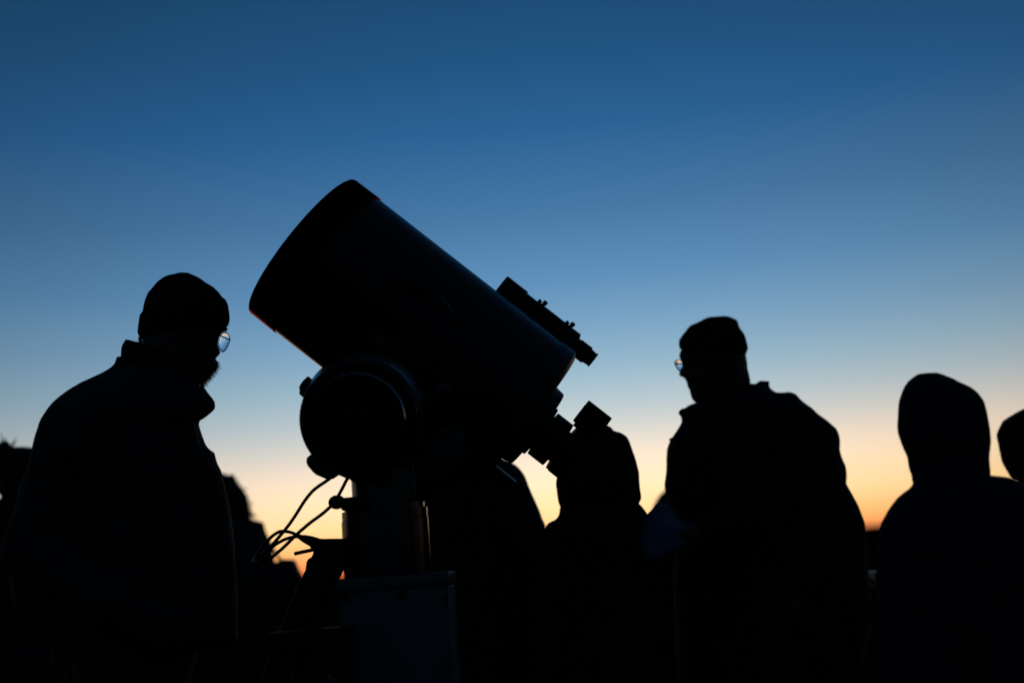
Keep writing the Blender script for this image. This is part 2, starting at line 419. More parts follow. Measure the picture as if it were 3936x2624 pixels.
# finder scope on the far upper side
FW = 0.115; FT = 340
def frev(name, prof, mt, par): 
    sc = (TD+FW)/TD
    c0 = T(0, 0); cc = CAM+(T(0, FT)-CAM)*sc
    bm = bmesh.new(); revolve(bm, cc, AX, [(s*MPP*sc, r*MPP*sc) for s, r in prof], 40); return child(name, bm, mt, par, auto=35)
finder = frev('finder_scope', [(-391, 46), (-390, 53), (-292, 53), (-288, 47), (-242, 46.5), (-230, 49), (-32, 49), (-30, 47), (-24, 33), (-20, 33), (-10, 36), (36, 36), (39, 31), (57, 29), (60, 28), (68, 33), (68, 26), (62, 24), (60, 0)], black_metal, tube_root)
bmf = bmesh.new()
sc_ = (TD+FW)/TD
def TF(s, t, w=0): return CAM+(T(s, t)-CAM)*sc_+FWD*w
for s0 in (-232, -98):
    bm = bmesh.new(); revolve(bm, TF(s0, FT), AX, [(-10*MPP, 40*MPP), (-10*MPP, 52*MPP), (12*MPP, 52*MPP), (12*MPP, 40*MPP)], 40, cap=False)
    rg = child('finder_ring', bm, black_metal, tube_root, auto=35)
    for ss, tt, w_ in ((-10, 60, 0.0), (9, 58, 0.006)):
        bm = bmesh.new(); revolve(bm, TF(s0+ss, FT), (AV+AX*0.16), [(38*MPP, 8*MPP), (56*MPP, 8*MPP), (57*MPP, 10*MPP if ss > 0 else 9*MPP), ((68 if ss > 0 else 59)*MPP, 10*MPP if ss > 0 else 8*MPP), ((72 if ss > 0 else 62)*MPP, 6*MPP)], 16)
        child('thumbscrew', bm, black_metal, rg, auto=35)
    bm = bmesh.new(); box(bm, TF(s0, FT-54, -0.005), AX*(14*MPP), AV*(12*MPP), FWD*0.012, 0.002)
    child('finder_foot', bm, black_metal, tube_root, auto=35)
# small fittings on the camera side of the tube
NEAR = -0.2085
def side(s, t): # on the near wall of the tube
    rr = 321*MPP; return T(s, t, -math.sqrt(max(0, rr*rr-(t*MPP)**2)))
bm = bmesh.new(); box(bm, side(-610, 150)+FWD*-0.012, AX*0.03, AV*0.012, FWD*0.014, 0.003)
child('accessory_shoe', bm, mount_paint, tube_root, auto=35)
bm = bmesh.new(); tube(bm, spline([side(-640, 130)-FWD*0.012, side(-690, 90)-FWD*0.02, side(-680, 30)-FWD*0.015, side(-660, -60)-FWD*0.012, side(-640, -140)-FWD*0.012]), 0.0022, 8)
child('sensor_wire', bm, cable_rubber, tube_root)
bm = bmesh.new(); tube(bm, [side(-520, 170)-FWD*0.018, side(-475, 160)-FWD*0.02], 0.0055, 12); tube(bm, spline([side(-475, 160)-FWD*0.02, side(-430, 150)-FWD*0.016, side(-395, 140)-FWD*0.006]), 0.0022, 8)
child('cable_clip', bm, satin_metal, tube_root)
bm = bmesh.new(); box(bm, T(40, -222, -0.05), AX*(78*MPP), AV*(20*MPP), FWD*0.035, 0.003)
child('counterweight_bar', bm, leg_paint, tube_root, auto=35)
for s_, t_ in ((-30, 60), (-35, -80), (-30, 200), (-1030, 40), (-1030, -120), (-1030, 170)):
    bm = bmesh.new(); p = side(s_, t_); d_ = (p-T(s_, 0)).normalized(); revolve(bm, p-d_*0.002, d_, [(0, 0.0045), (0.005, 0.0045), (0.006, 0.003), (0.006, 0)], 12)
    child('screw', bm, black_metal, tube_root, auto=35)

# ------------------------------------------------------------------ mount, pier and pedestal
BY = 2.66
pc = at(1512, 2100, BY)
mount = thing('telescope_mount', 'black mount with round drum and column on pale pedestal under the telescope', 'telescope mount', (pc.x, BY, 0))
# big round drum, its axis level and pointing away from the camera
DF = 2.42; dc = at(1378, 1613, DF); rr = (at(1378+228.5, 1613, DF)-dc).length; pp = rr/228.5
A_ = (FWD+UP*0.06).normalized()
bm = bmesh.new(); revolve(bm, dc, A_, [(0.03, 0.02), (-0.018, 0.03), (-0.018, 179*pp), (-0.010, 186.5*pp), (0.012, 187*pp), (0.013, 215*pp), (0.002, 218*pp), (0, 224*pp), (0.004, rr), (0.045, rr), (0.046, rr-0.003), (0.160, rr-0.006), (0.160, 0.02)], 160)
drum = child('drum', bm, drum_paint, mount, auto=28)
rb_ = 241.5*(DF+0.10)/FPX
bm = bmesh.new(); revolve(bm, dc, A_, [(0.046, rr-0.004), (0.046, rr+0.0005), (0.080, rb_-0.0004), (0.083, rb_), (0.100, rb_), (0.102, rb_-0.003), (0.102, rr-0.007)], 160, cap=False)
child('rim_band', bm, band_metal, drum, auto=28)
bm = bmesh.new(); revolve(bm, dc, A_, [(-0.0175, 180.5*pp), (-0.0185, 180.5*pp), (-0.0120, 186.5*pp), (-0.0085, 187.6*pp), (0.0, 187.6*pp)], 160, cap=False)
child('face_ring', bm, band_metal, drum, auto=60)
bm = bmesh.new(); revolve(bm, dc+A_*-0.018, A_, [(-0.006, 0.0), (-0.006, 0.030), (-0.003, 0.034), (0.010, 0.034)], 40)
child('hub_cap', bm, black_metal, drum, auto=35)
for k in range(6):
    a = k*math.pi/3+0.4; bm = bmesh.new()
    revolve(bm, dc+A_*-0.018+(RIGHT*math.cos(a)+UP*math.sin(a))*0.085, A_, [(-0.004, 0.0), (-0.004, 0.0050), (0.004, 0.0055)], 12)
    child('bolt', bm, black_metal, drum, auto=35)
# lever block, upper left of the drum
bm = bmesh.new(); prism(bm, [(1230, 1470), (1205, 1460), (1197, 1455), (1184, 1445), (1180, 1446), (1163, 1462), (1152, 1478), (1147, 1492), (1153, 1499), (1149, 1505), (1149, 1513), (1160, 1523), (1200, 1560), (1240, 1540)], 2.50, 0.045, 0.003)
child('clutch_lever', bm, black_metal, mount, auto=35)
bm = bmesh.new(); prism(bm, [(1300, 1700), (1193, 1745), (1177, 1759), (1176, 1776), (1182, 1790), (1191, 1800), (1203, 1814), (1216, 1825), (1234, 1831), (1258, 1814), (1270, 1814), (1276, 1811), (1286, 1817), (1310, 1828), (1340, 1836), (1352, 1850), (1420, 1850)], 2.47, 0.09, 0.003)
child('motor_housing', bm, mount_paint, mount, auto=35)
# column: wide neck and lower column, standing upright
def colrev(name, x0, x1, y0, y1, mt, dia=None, par=mount, Y=BY):
    a = at(x0, y1, Y); b = at(x1, y1, Y); top = at((x0+x1)/2, y0, Y); c0 = (a+b)/2
    r = (b-a).length/2; H = top.z-c0.z
    bm = bmesh.new(); revolve(bm, Vector((c0.x, c0.y, c0.z)), Vector((0, 0, 1)), [(0, r), (H*0.97, r), (H, r-0.003)], 64)
    return child(name, bm, mt, par, auto=35)
colrev('neck', 1355, 1648, 1800, 1916, drum_paint)
cb = at(1324, 2222, BY); ce = at(1664, 2215, BY); cx_ = (cb.x+ce.x)/2; cr_ = (ce.x-cb.x)/2
ztop = at(1480, 1960, BY).z
bm = bmesh.new(); revolve(bm, Vector((cx_, BY, CAM_H)), Vector((0, 0, 1)), [(-0.02, cr_), (ztop-CAM_H-0.022, cr_), (ztop-CAM_H-0.020, cr_-0.0015), (ztop-CAM_H, cr_-0.0015)], 64)
column = child('column', bm, drum_paint, mount, auto=35)
bm = bmesh.new(); revolve(bm, Vector((cx_, BY, ztop)), Vector((0, 0, 1)), [(0.0, cr_-0.008), (0.028, cr_-0.008)], 64)
child('collar', bm, drum_paint, column, auto=35)
bm = bmesh.new(); prism(bm, [(1308, 1925), (1333, 1918), (1345, 1916), (1400, 1910), (1400, 1962), (1312, 1961)], 2.55, 0.10, 0.003)
child('azimuth_block', bm, black_metal, mount, auto=35)
bm = bmesh.new(); kc = at(1295, 1929, 2.57); tube(bm, [kc, kc+Vector((0.05, 0, 0))], 0.009, 12); ball(bm, kc, 0.0195, 20, (1.0, 0.9, 0.82))
child('azimuth_knob', bm, rubber, mount)
# declination housing joining drum and tube saddle
bm = bmesh.new()
limb(bm, [(T(-480, -330, -0.05), 0.10), (T(-300, -180, -0.15), 0.075), (T(-230, -60, -0.17), 0.07)], 24)
child('declination_housing', fused(bm, 0.008, 4), mount_paint, mount)
bm = bmesh.new(); box(bm, T(-330, -40, -0.232), AX*0.15, AV*0.045, FWD*0.016, 0.004)
child('saddle_plate', bm, black_metal, mount, auto=35)
kb = T(-370, -55, -0.255)
for s_, t_, rr_ in ((-310, -75, 0.018), (-190, 30, 0.012), (-420, -5, 0.010)):
    bm = bmesh.new(); p = T(s_, t_, -0.262); revolve(bm, p+FWD*0.02, -FWD+AX*0.2, [(0, rr_*0.6), (0.012, rr_*0.6), (0.013, rr_), (0.03, rr_*0.95), (0.033, rr_*0.7), (0.033, 0)], 20)
    child('saddle_knob', bm, satin_metal if rr_ > 0.015 else mount_paint, mount, auto=35)
# block under the tube between drum and rear, on top of the neck
bm = bmesh.new(); prism(bm, [(1400, 1850), (1480, 1780), (1570, 1740), (1645, 1660), (1780, 1620), (1800, 1760), (1740, 1830), (1690, 1860), (1655, 1916), (1600, 1919), (1400, 1919)], 2.60, 0.14, 0.006)
child('polar_head', bm, mount_paint, mount, auto=35)
bm = bmesh.new(); tube(bm, spline([at(1690, 1745, 2.58), at(1668, 1790, 2.57), at(1658, 1840, 2.57), at(1664, 1890, 2.58), at(1660, 1915, 2.6)]), 0.0028, 8)
child('motor_wire', bm, cable_rubber, mount)
bm = bmesh.new(); ball(bm, at(1585, 1768, 2.565), 0.011, 14); child('latitude_knob', bm, satin_metal, mount)
# pedestal box with lid band and bolts
PF = 2.53
a = at(1296, 2236, PF); b = at(1724, 2206, PF); pcx = (a.x+b.x)/2; phw = (b.x-a.x)/2
bm = bmesh.new(); box(bm, Vector((pcx, PF+phw, (CAM_H-0.03)/2)), Vector((phw-0.003, 0, 0)), Vector((0, phw-0.003, 0)), Vector((0, 0, (CAM_H-0.03)/2)), 0.004)
ped = child('pedestal', bm, box_paint, mount, auto=35)
bm = bmesh.new(); box(bm, Vector((pcx, PF+phw, CAM_H-0.0145)), Vector((phw, 0, 0)), Vector((0, phw, 0)), Vector((0, 0, 0.0145)), 0.003)
child('lid', bm, lid_metal, mount, auto=35)
for px_, py_ in ((1328, 2296), (1544, 2281)):
    p = at(px_, py_, PF); bm = bmesh.new(); revolve(bm, p+Vector((0, 0.006, 0)), Vector((0, -1, 0)), [(0, 0.0085), (0.010, 0.0085), (0.012, 0.006), (0.012, 0)], 20)
    child('bolt', bm, rubber, ped, auto=35)
p = at(1722, 2545, PF); bm = bmesh.new(); box(bm, p+Vector((-0.004, -0.002, 0)), Vector((0.003, 0, 0)), Vector((0, 0.006, 0)), Vector((0, 0, 0.024)), 0.001)
child('hinge', bm, satin_metal, ped, auto=35)
p = at(1722, 2310, PF); bm = bmesh.new(); box(bm, p+Vector((-0.003, -0.001, 0.004)), Vector((0.003, 0, 0)), Vector((0, 0.004, 0)), Vector((0, 0, 0.012)), 0.001)
child('hinge', bm, black_metal, ped, auto=35)
# leg running down to the left, with a clamp and tommy bar
bm = bmesh.new(); prism(bm, [(1345, 2068), (1321, 2068), (1240, 2069), (1225, 2068), (1206, 2061), (1196, 2062), (1186, 2096), (1205, 2119), (1196, 2141), (1185, 2145), (1177, 2157), (1173, 2190), (1154, 2225), (1123, 2296), (1081, 2408), (480, 3920), (610, 3950), (1235, 2408), (1301, 2224), (1320, 2182), (1330, 2160), (1345, 2150)], 2.62, 0.02, 0.003)
child('leg', bm, leg_paint, mount, auto=35)
bm = bmesh.new(); tube(bm, [at(1131.5, 2127, 2.60), at(1134, 2126.5, 2.60), at(1215, 2109, 2.60)], [0.0035, 0.0043, 0.0043], 14)
child('clamp_handle', bm, black_metal, mount)
bm = bmesh.new()
tube(bm, [at(1147, 2061, 2.61), at(1170, 2069, 2.61), at(1192, 2077, 2.61), at(1215, 2085, 2.61)], [0.0045, 0.009, 0.0115, 0.012], 14)
child('cable_socket', bm, rubber, mount)

# ------------------------------------------------------------------ cables
def cable(pts, label, r=0.0039, Y=2.585):
    bm = bmesh.new(); P_ = [at(x, y, (q[0] if q else Y)) for x, y, *q in pts]
    tube(bm, spline(P_, 10), r, 12)
    o = bmobj('cable', bm, cable_rubber); o['label'] = label; o['category'] = 'cable'; o['group'] = 'cables hanging from the telescope mount'
    return o
ca_ = cable([(1286, 1820), (1268, 1838), (1223, 1869), (1200, 1888), (1176, 1917), (1158, 1944), (1138, 1976), (1115, 2010), (1094, 2037), (1068, 2068), (1045, 2094), (1010, 2128), (988, 2150), (976, 2163, 2.57)], 'outer black cable curving down from a plug under the drum')
bm = bmesh.new(); tube(bm, [at(1274, 1834, 2.585), at(1286, 1823, 2.585), at(1302, 1812, 2.585)], [0.0056, 0.0066, 0.007], 14)
pl = bmobj('plug', bm, rubber); pl.parent = ca_
cable([(1343, 1828, 2.63), (1330, 1848, 2.62), (1318, 1872, 2.61), (1300, 1905, 2.61), (1284, 1930, 2.61), (1266, 1950, 2.6), (1236, 1976), (1195, 2006), (1165, 2031), (1140, 2053), (1110, 2083), (1085, 2107), (1062, 2126), (1040, 2143), (1011, 2157), (985, 2166), (976, 2166, 2.575)], 'inner black cable passing behind the round knob and looping low')
cable([(1180, 2070, 2.60), (1160, 2061, 2.59), (1140, 2054), (1118, 2045), (1095, 2041), (1076, 2042), (1055, 2053), (1034, 2071), (1012, 2096), (994, 2122), (982, 2145), (973, 2163, 2.56)], 'upper black cable arching left from the clamp socket', 0.0038)
cable([(1180, 2076, 2.60), (1160, 2064, 2.6), (1146, 2061, 2.6), (1124, 2063, 2.6), (1106, 2068, 2.6), (1086, 2076, 2.6), (1060, 2091, 2.6), (1035, 2110, 2.6), (1010, 2130, 2.6), (992, 2150, 2.6), (978, 2168, 2.59)], 'lower black cable bowing left from the clamp socket', 0.0038)

# ------------------------------------------------------------------ small table left of the pedestal
TY = 2.40
a = at(1006, 2440, TY); b = at(1332, 2422, TY); tz = a.z; tcx = (a.x+b.x)/2; thw = (b.x-a.x)/2
table = thing('side_table', 'small dark table left of the pale pedestal, below the cables', 'table', (tcx, TY+0.09, 0))
bm = bmesh.new(); box(bm, Vector((tcx, TY+0.07, tz-0.002)), Vector((thw, 0, 0)), Vector((0, 0.075, 0)), Vector((0, 0, 0.003)), 0.001); child('table_top', bm, rubber, table, auto=35)
bm = bmesh.new(); box(bm, Vector((tcx, TY+0.07, tz-0.017)), Vector((thw-0.006, 0, 0)), Vector((0, 0.068, 0)), Vector((0, 0, 0.012)), 0.001); child('apron', bm, wood_dark, table, auto=35)
for sx in (-1, 1):
    for sy in (0, 1):
        bm = bmesh.new(); box(bm, Vector((tcx+sx*(thw-0.022), TY+0.018+sy*0.105, (tz-0.03)/2)), Vector((0.010, 0, 0)), Vector((0, 0.010, 0)), Vector((0, 0, (tz-0.03)/2)), 0.001); child('leg', bm, wood_dark, table, auto=35)
bz = at(1262, 2598, 2.58); 
bm = bmesh.new()
loft(bm, [(2594, 1258, 1268), (2600, 1250, 1275), (2612, 1238, 1280), (2630, 1222, 1288), (2700, 1205, 1295), (2900, 1200, 1300)], 2.52, bmax=0.03)
capsule(bm, Vector((bz.x, 2.52, 0.12)), Vector((bz.x, 2.52, 0.80)), 0.05, 0.03)
o = bmobj('bag', fused(bm, 0.006, 2, 0.004), blue_nylon); o['label'] = 'bright blue fabric bag standing against the pedestal at the bottom edge'; o['category'] = 'bag'
zmin = min(v.co.z for v in o.data.vertices)
for v in o.data.vertices:
    if v.co.z < 0.3: v.co.z = v.co.z*1.0-zmin*(0.3-v.co.z)/(0.3-zmin)

# ------------------------------------------------------------------ left man
LY = 2.55
beanie = [(1047, 690, 724), (1052, 672, 735), (1056, 650, 748), (1062, 634, 763), (1070, 619, 777), (1082, 604, 792), (1100, 590, 823), (1124, 571, 845), (1141, 562, 855), (1150, 558, 868), (1171, 551, 877), (1200, 544, 881), (1207, 533, 882), (1231, 530, 883), (1248, 529, 879), (1258, 528, 871), (1264, 528, 856), (1275, 527, 800), (1288, 531, 700), (1300, 545, 640)]
head = [(1075, 640, 750), (1110, 605, 810), (1150, 585, 846), (1230, 560, 866), (1256, 555, 872), (1263, 553, 875), (1271, 552, 873), (1277, 551, 858), (1284, 550, 848), (1303, 549, 842), (1316, 548, 839), (1328, 547, 839), (1341, 546, 844), (1351, 545, 848), (1359, 545, 848), (1366, 545, 842), (1371, 545, 833), (1380, 546, 830), (1410, 550, 822), (1440, 553, 804), (1465, 556, 784), (1478, 560, 770), (1500, 565, 735), (1560, 560, 720), (1620, 550, 720)]
coat = [(1366, 444, 460), (1369, 443, 520), (1375, 442, 640), (1397, 438, 738), (1407, 427, 744), (1428, 387, 748), (1445, 353, 752), (1467, 310, 756), (1480, 290, 770), (1484, 284, 780), (1497, 264, 792), (1516, 238, 804), (1523, 230, 812), (1542, 208, 826), (1564, 189, 829), (1572, 184, 826), (1590, 172, 808), (1607, 161, 786), (1618, 156, 762), (1622, 153, 762), (1652, 147, 772), (1685, 140, 784), (1704, 136, 790), (1718, 133, 797), (1733, 128, 815), (1737, 127, 828), (1760, 118, 832), (1786, 105, 838), (1802, 100, 849), (1825, 90, 855), (1861, 72, 862), (1900, 65, 869), (1940, 59, 880), (1979, 57, 886), (2011, 40, 889), (2057, 30, 894), (2100, 24, 899), (2155, 20, 897), (2220, 28, 912), (2318, 40, 912), (2397, 80, 911), (2450, 115, 911), (2468, 130, 905)]
arms = [([(at(290, 1660, LY-0.10), 0.075), (at(120, 2120, LY-0.15), 0.062), (at(420, 2330, LY-0.20), 0.048)], Vector((0.9, 0.2, -0.35)), Vector((0, -1, 0.3))),
        ([(at(600, 1680, LY+0.13), 0.07), (at(640, 2080, LY+0.16), 0.060), (at(800, 2280, LY+0.10), 0.045)], Vector((0.5, -0.5, -0.5)), Vector((0, 1, 0.3)))]
def pocket(bm):
    capsule(bm, at(430, 2320, LY-0.17), at(640, 2400, LY-0.12), 0.06, 0.07, 18)
    loft(bm, [(2380, 150, 900), (2460, 190, 905), (2520, 195, 700), (2560, 195, 500)], LY, bmax=0.12)
P1, J1 = person('man in black beanie, glasses and beard standing at the far left of the telescope', LY, head, coat, charcoal_cloth, 1.78, front=1, taper=0.62, head_b=0.078, voxel=0.0042, cvox=0.0065,
           arms=arms, auto_arms=False, trouser_mat=mat('brown_trousers', (0.03, 0.024, 0.02), 0.9, bump=0.4), coat_b=0.165, wr=0.007, seed=2, coat_extra=pocket, neck=1410, hand_s=0.9)
hat(P1, 'beanie', beanie, LY, knit, wr=0.0045, vox=0.0045, ws=11)
bm = bmesh.new(); loft(bm, [(1304, 482, 486), (1308, 480, 505), (1314, 477, 530), (1320, 473, 560), (1333, 466, 700), (1344, 465, 735), (1354, 464, 740), (1369, 464, 745), (1395, 464, 745)], LY, bmax=0.085)
child('inner_collar', fused(bm, 0.005, 1, 0.002, 14), black_cloth, P1)
# stand-up collar flap at the throat
bm = bmesh.new(); loft(bm, [(1482, 700, 777), (1497, 690, 792), (1517, 680, 805), (1522, 680, 811), (1542, 680, 826), (1563, 690, 829), (1572, 690, 827), (1590, 690, 808), (1607, 690, 786), (1619, 690, 762)], LY-0.03, bmax=0.05)
child('collar_flap', fused(bm, 0.005, 1, 0.001, 14), charcoal_cloth, P1)
bm = bmesh.new(); box(bm, at(430, 2120, LY-0.166), Vector((0.001, 0, 0.16)), Vector((0, 0.012, 0)), Vector((0.004, 0, 0)), 0)
bm.free()
def strands(bm, n, src, d0, ln, r0, jit=0.35):
    for i in range(n):
        p = src(); d = (d0+Vector((random.uniform(-jit, jit), random.uniform(-jit, jit), random.uniform(-jit, jit)))).normalized()
        l = ln*random.uniform(0.5, 1.1); b_ = Vector((random.uniform(-.3, .3), random.uniform(-.3, .3), -0.3))
        tube(bm, [p, p+d*l*0.5, p+d*l*0.5+(d+b_*0.6).normalized()*l*0.5], [r0, r0*0.7, r0*0.15], 4, cap=False)
brows = [(1376, 745, 820), (1381, 735, 832), (1391, 725, 836), (1411, 712, 830), (1430, 708, 816), (1446, 706, 801), (1460, 712, 788), (1470, 722, 779), (1478, 740, 772)]
bm = bmesh.new(); loft(bm, brows, LY, bmax=0.062, front=1, taper=0.35, step=5)
b2 = fused(bm, 0.004, 1, 0.003, 45)
pos = []
def bsrc():
    py = random.uniform(1372, 1474); xl, xr = edge(brows, py)
    th = random.uniform(-1.3, 1.3); y_ = 0.035*math.sin(th); x_ = xr-6-(xr-xl)*0.35*(1-math.cos(th))
    return at(x_, py, LY+y_)
strands(b2, 900, bsrc, Vector((0.4, 0, -0.75)), 0.019, 0.0005, 0.5)
child('beard', b2, hair_grey, P1)
bm = bmesh.new()
strands(bm, 60, lambda: at(random.uniform(856, 870), random.uniform(1261, 1272), LY+random.uniform(-0.03, 0.01)), Vector((0.6, 0, -0.2)), 0.008, 0.0004, 0.5)
child('eyebrow', bm, hair_grey, P1)
bm = bmesh.new()
strands(bm, 160, lambda: at(random.uniform(536, 548), random.uniform(1288, 1312), LY+random.uniform(-0.03, 0.03)), Vector((-0.3, 0, -0.9)), 0.012, 0.0004, 0.4)
child('hair', bm, hair_grey, P1)

def glasses(root, cx, cy, Y, pts, bar, glint_mat=None, far=0.0, sgn=1, ior=1.5, th=0.006, rimw=0.0011, near_dx=-30):
    g = None
    for idx, (dy, dx) in enumerate(((far, 0), (far-0.062, near_dx))):
        P_ = [at(x+dx, y, Y+dy) for x, y in pts]; c_ = sum(P_, Vector())/len(P_)
        loop = spline(P_+[P_[0]], 5)[:-1]
        bm = bmesh.new(); n = len(loop)
        x, y = None, None
        vs = []
        for i, p in enumerate(loop):
            d = (loop[(i+1) % n]-loop[i-1]).normalized(); o_ = (p-c_); o_ = (o_-d*o_.dot(d)).normalized(); y_ = Vector((0, 1, 0))
            vs.append([bm.verts.new(p+(o_*math.cos(a)+y_*math.sin(a))*rimw) for a in [2*math.pi*k/8 for k in range(8)]])
        for i in range(n):
            for k in range(8): bm.faces.new((vs[i][k], vs[(i+1) % n][k], vs[(i+1) % n][(k+1) % 8], vs[i][(k+1) % 8]))
        rim = child('glasses_rim', bm, black_metal, root)
        bm = bmesh.new()
        rs = []; lev = [(-1, 0.02), (-0.9, 0.35), (-0.6, 0.7), (-0.3, 0.9), (0, 1.0), (0.3, 0.9), (0.6, 0.7), (0.9, 0.35), (1, 0.02)]
        for f, k in lev: rs.append([c_+(p-c_)*0.985*k+Vector((0, f*(th if idx == 0 else 0.0006), 0)) for p in loop])
        rings(bm, rs)
        child('glasses_lens', bm, glass, root)
        if idx == 0: g = rim
    (x0, y0), (x1, y1) = bar
    for k, dy in enumerate((far, far-0.125)):
        bm = bmesh.new(); p0, p1 = at(x0, y0, Y+dy), at(x1, y1, Y+dy)
        back = p0+(p0-p1).normalized()*0.11
        tube(bm, [p1, p0, back], 0.0014, 8); child('glasses_temple', bm, black_metal, root)
    return g
glasses(P1, 862, 1315, LY, [(864, 1277), (875, 1281), (882, 1290), (884, 1303), (882, 1316), (874, 1335), (864, 1349), (854, 1352), (845, 1342), (840, 1322), (845, 1300), (852, 1284)], ((848, 1290), (885, 1307)), far=0.035, th=0.0026, near_dx=-60, rimw=0.0006)

# ------------------------------------------------------------------ right man
RY = 3.38
head = [(1250, 2690, 2820), (1290, 2655, 2845), (1330, 2630, 2858), (1345, 2618, 2862), (1352, 2612, 2864), (1360, 2610, 2866), (1372, 2610, 2867), (1380, 2613, 2868), (1387, 2616, 2869), (1401, 2622, 2870), (1411, 2622, 2871), (1419, 2618, 2871), (1426, 2611, 2871), (1434, 2608, 2871), (1442, 2609, 2871), (1447, 2614, 2871), (1450, 2626, 2871), (1454, 2634, 2871), (1464, 2635, 2870), (1475, 2641, 2869), (1485, 2641, 2868), (1501, 2651, 2866), (1515, 2653, 2863), (1528, 2656, 2860), (1536, 2661, 2858), (1543, 2668, 2856), (1565, 2690, 2850), (1620, 2700, 2850), (1680, 2700, 2850)]
beanie = [(1215, 2757, 2795), (1218, 2738, 2807), (1221, 2719, 2814), (1227, 2702, 2824), (1234, 2687, 2834), (1245, 2666, 2838), (1252, 2655, 2840), (1262, 2643, 2845), (1275, 2632, 2856), (1287, 2622, 2863), (1303, 2611, 2868), (1319, 2609, 2871), (1336, 2611, 2874), (1343, 2616, 2873), (1350, 2650, 2871), (1358, 2700, 2869), (1367, 2740, 2868)]
hair_b = [(1340, 2780, 2862), (1367, 2760, 2869), (1380, 2760, 2871), (1396, 2760, 2874), (1411, 2760, 2873), (1437, 2760, 2878), (1465, 2770, 2886), (1490, 2780, 2884)]
coat = [(1456, 2925, 2950), (1460, 2918, 2958), (1466, 2905, 2962), (1472, 2880, 2958), (1482, 2800, 2963), (1504, 2760, 2987), (1508, 2750, 3038), (1518, 2740, 3055), (1536, 2700, 3076), (1552, 2668, 3105), (1562, 2650, 3125), (1568, 2642, 3133), (1577, 2622, 3142), (1586, 2612, 3152), (1600, 2617, 3167), (1616, 2620, 3184), (1620, 2620, 3188), (1641, 2607, 3207), (1647, 2604, 3213), (1668, 2590, 3221), (1686, 2583, 3226), (1711, 2571, 3227), (1727, 2566, 3225), (1762, 2561, 3235), (1791, 2560, 3247), (1832, 2559, 3250), (1858, 2558, 3249), (1896, 2560, 3274), (1934, 2570, 3293), (1985, 2600, 3312), (2010, 2630, 3324), (2050, 2640, 3330), (2120, 2600, 3338), (2250, 2580, 3345), (2450, 2590, 3330), (2624, 2600, 3300), (2700, 2620, 3280)]
arms = [([(at(2760, 1690, RY-0.10), 0.07), (at(2870, 1990, RY-0.16), 0.058), (at(2725, 2030, RY-0.22), 0.040)], Vector((-0.9, -0.1, 0.05)), Vector((0, -0.5, 0.8))),
        ([(at(3075, 1730, RY-0.05), 0.070), (at(3140, 1970, RY-0.10), 0.062), (at(3100, 2240, RY-0.14), 0.045)], Vector((-0.5, -0.4, -0.5)), Vector((0.5, -0.6, 0.3)))]
def hoodroll(bm):
    capsule(bm, at(2800, 1510, RY+0.03), at(2935, 1484, RY+0.02), 0.022, 0.022); capsule(bm, at(2925, 1474, RY), at(2950, 1470, RY), 0.017, 0.014); capsule(bm, at(2955, 1468, RY), at(2966, 1459, RY), 0.009, 0.005); capsule(bm, at(2630, 1585, RY-0.03), at(2614, 1586, RY-0.03), 0.012, 0.006)
    capsule(bm, at(2590, 1700, RY-0.02), at(2573, 1681, RY-0.02), 0.010, 0.003)
P2, J2 = person('bulky man in beanie and glasses facing left, right of the telescope', RY, head, coat, black_cloth, 1.76, toe=Vector((-1, 0, 0)), front=-1, taper=0.62, head_b=0.08,
                voxel=0.005, cvox=0.0065, arms=arms, auto_arms=False, coat_b=0.17, wr=0.009, seed=4, coat_extra=hoodroll, neck=1560)
hat(P2, 'beanie', beanie, RY, knit, bmax=0.092, wr=0.0035, vox=0.005)
hat(P2, 'hair', hair_b, RY, hair_dark, bmax=0.07)
gl = glasses(P2, 2608, 1400, RY, [(2606, 1383), (2598, 1386), (2593.5, 1394), (2596, 1403), (2602, 1414), (2608, 1422), (2612, 1423), (2618, 1415), (2621, 1404), (2619, 1392), (2613, 1385)], ((2622, 1399), (2597, 1396)), far=0.0, th=0.002, near_dx=3, rimw=0.0013)
bm = bmesh.new(); p = at(2602, 1397, RY-0.066); box(bm, p, Vector((0.0052, 0, 0)), Vector((0, 0.0004, 0)), Vector((0, 0, 0.0034)), 0)
child('glasses_red_glint', bm, red_glow, P2)  # added piece: reflection of a red light in the glasses, given as colour
# curled sheet of paper in his hands
pr = [(1929, 2538, 2552), (1932, 2528, 2560), (1940, 2517, 2570), (1953, 2509, 2582), (1966, 2496, 2590), (1975, 2488, 2596), (1990, 2480, 2606), (2008, 2474, 2624), (2022, 2468, 2672), (2030, 2464, 2678), (2040, 2462, 2668), (2068, 2458, 2644), (2102, 2462, 2605), (2130, 2475, 2565), (2153, 2490, 2531)]
bm = bmesh.new(); G = []
for py, xl, xr in resample(pr, 8):
    r_ = []
    for i in range(17):
        u = i/16; x = xl+(xr-xl)*u
        curve = 0.05*math.cos((u-0.35)*2.6)+0.012*math.sin(py*0.03)
        r_.append(bm.verts.new(at(x, py, RY-0.255-curve)))
    G.append(r_)
for a, b in zip(G, G[1:]):
    for i in range(16): bm.faces.new((a[i], a[i+1], b[i+1], b[i]))
bmesh.ops.solidify(bm, geom=bm.faces[:], thickness=0.0006)
o = bmobj('paper_sheet', bm, paper_mat); o['label'] = 'curled pale blue sheet of paper held in front of the bulky man'; o['category'] = 'paper'

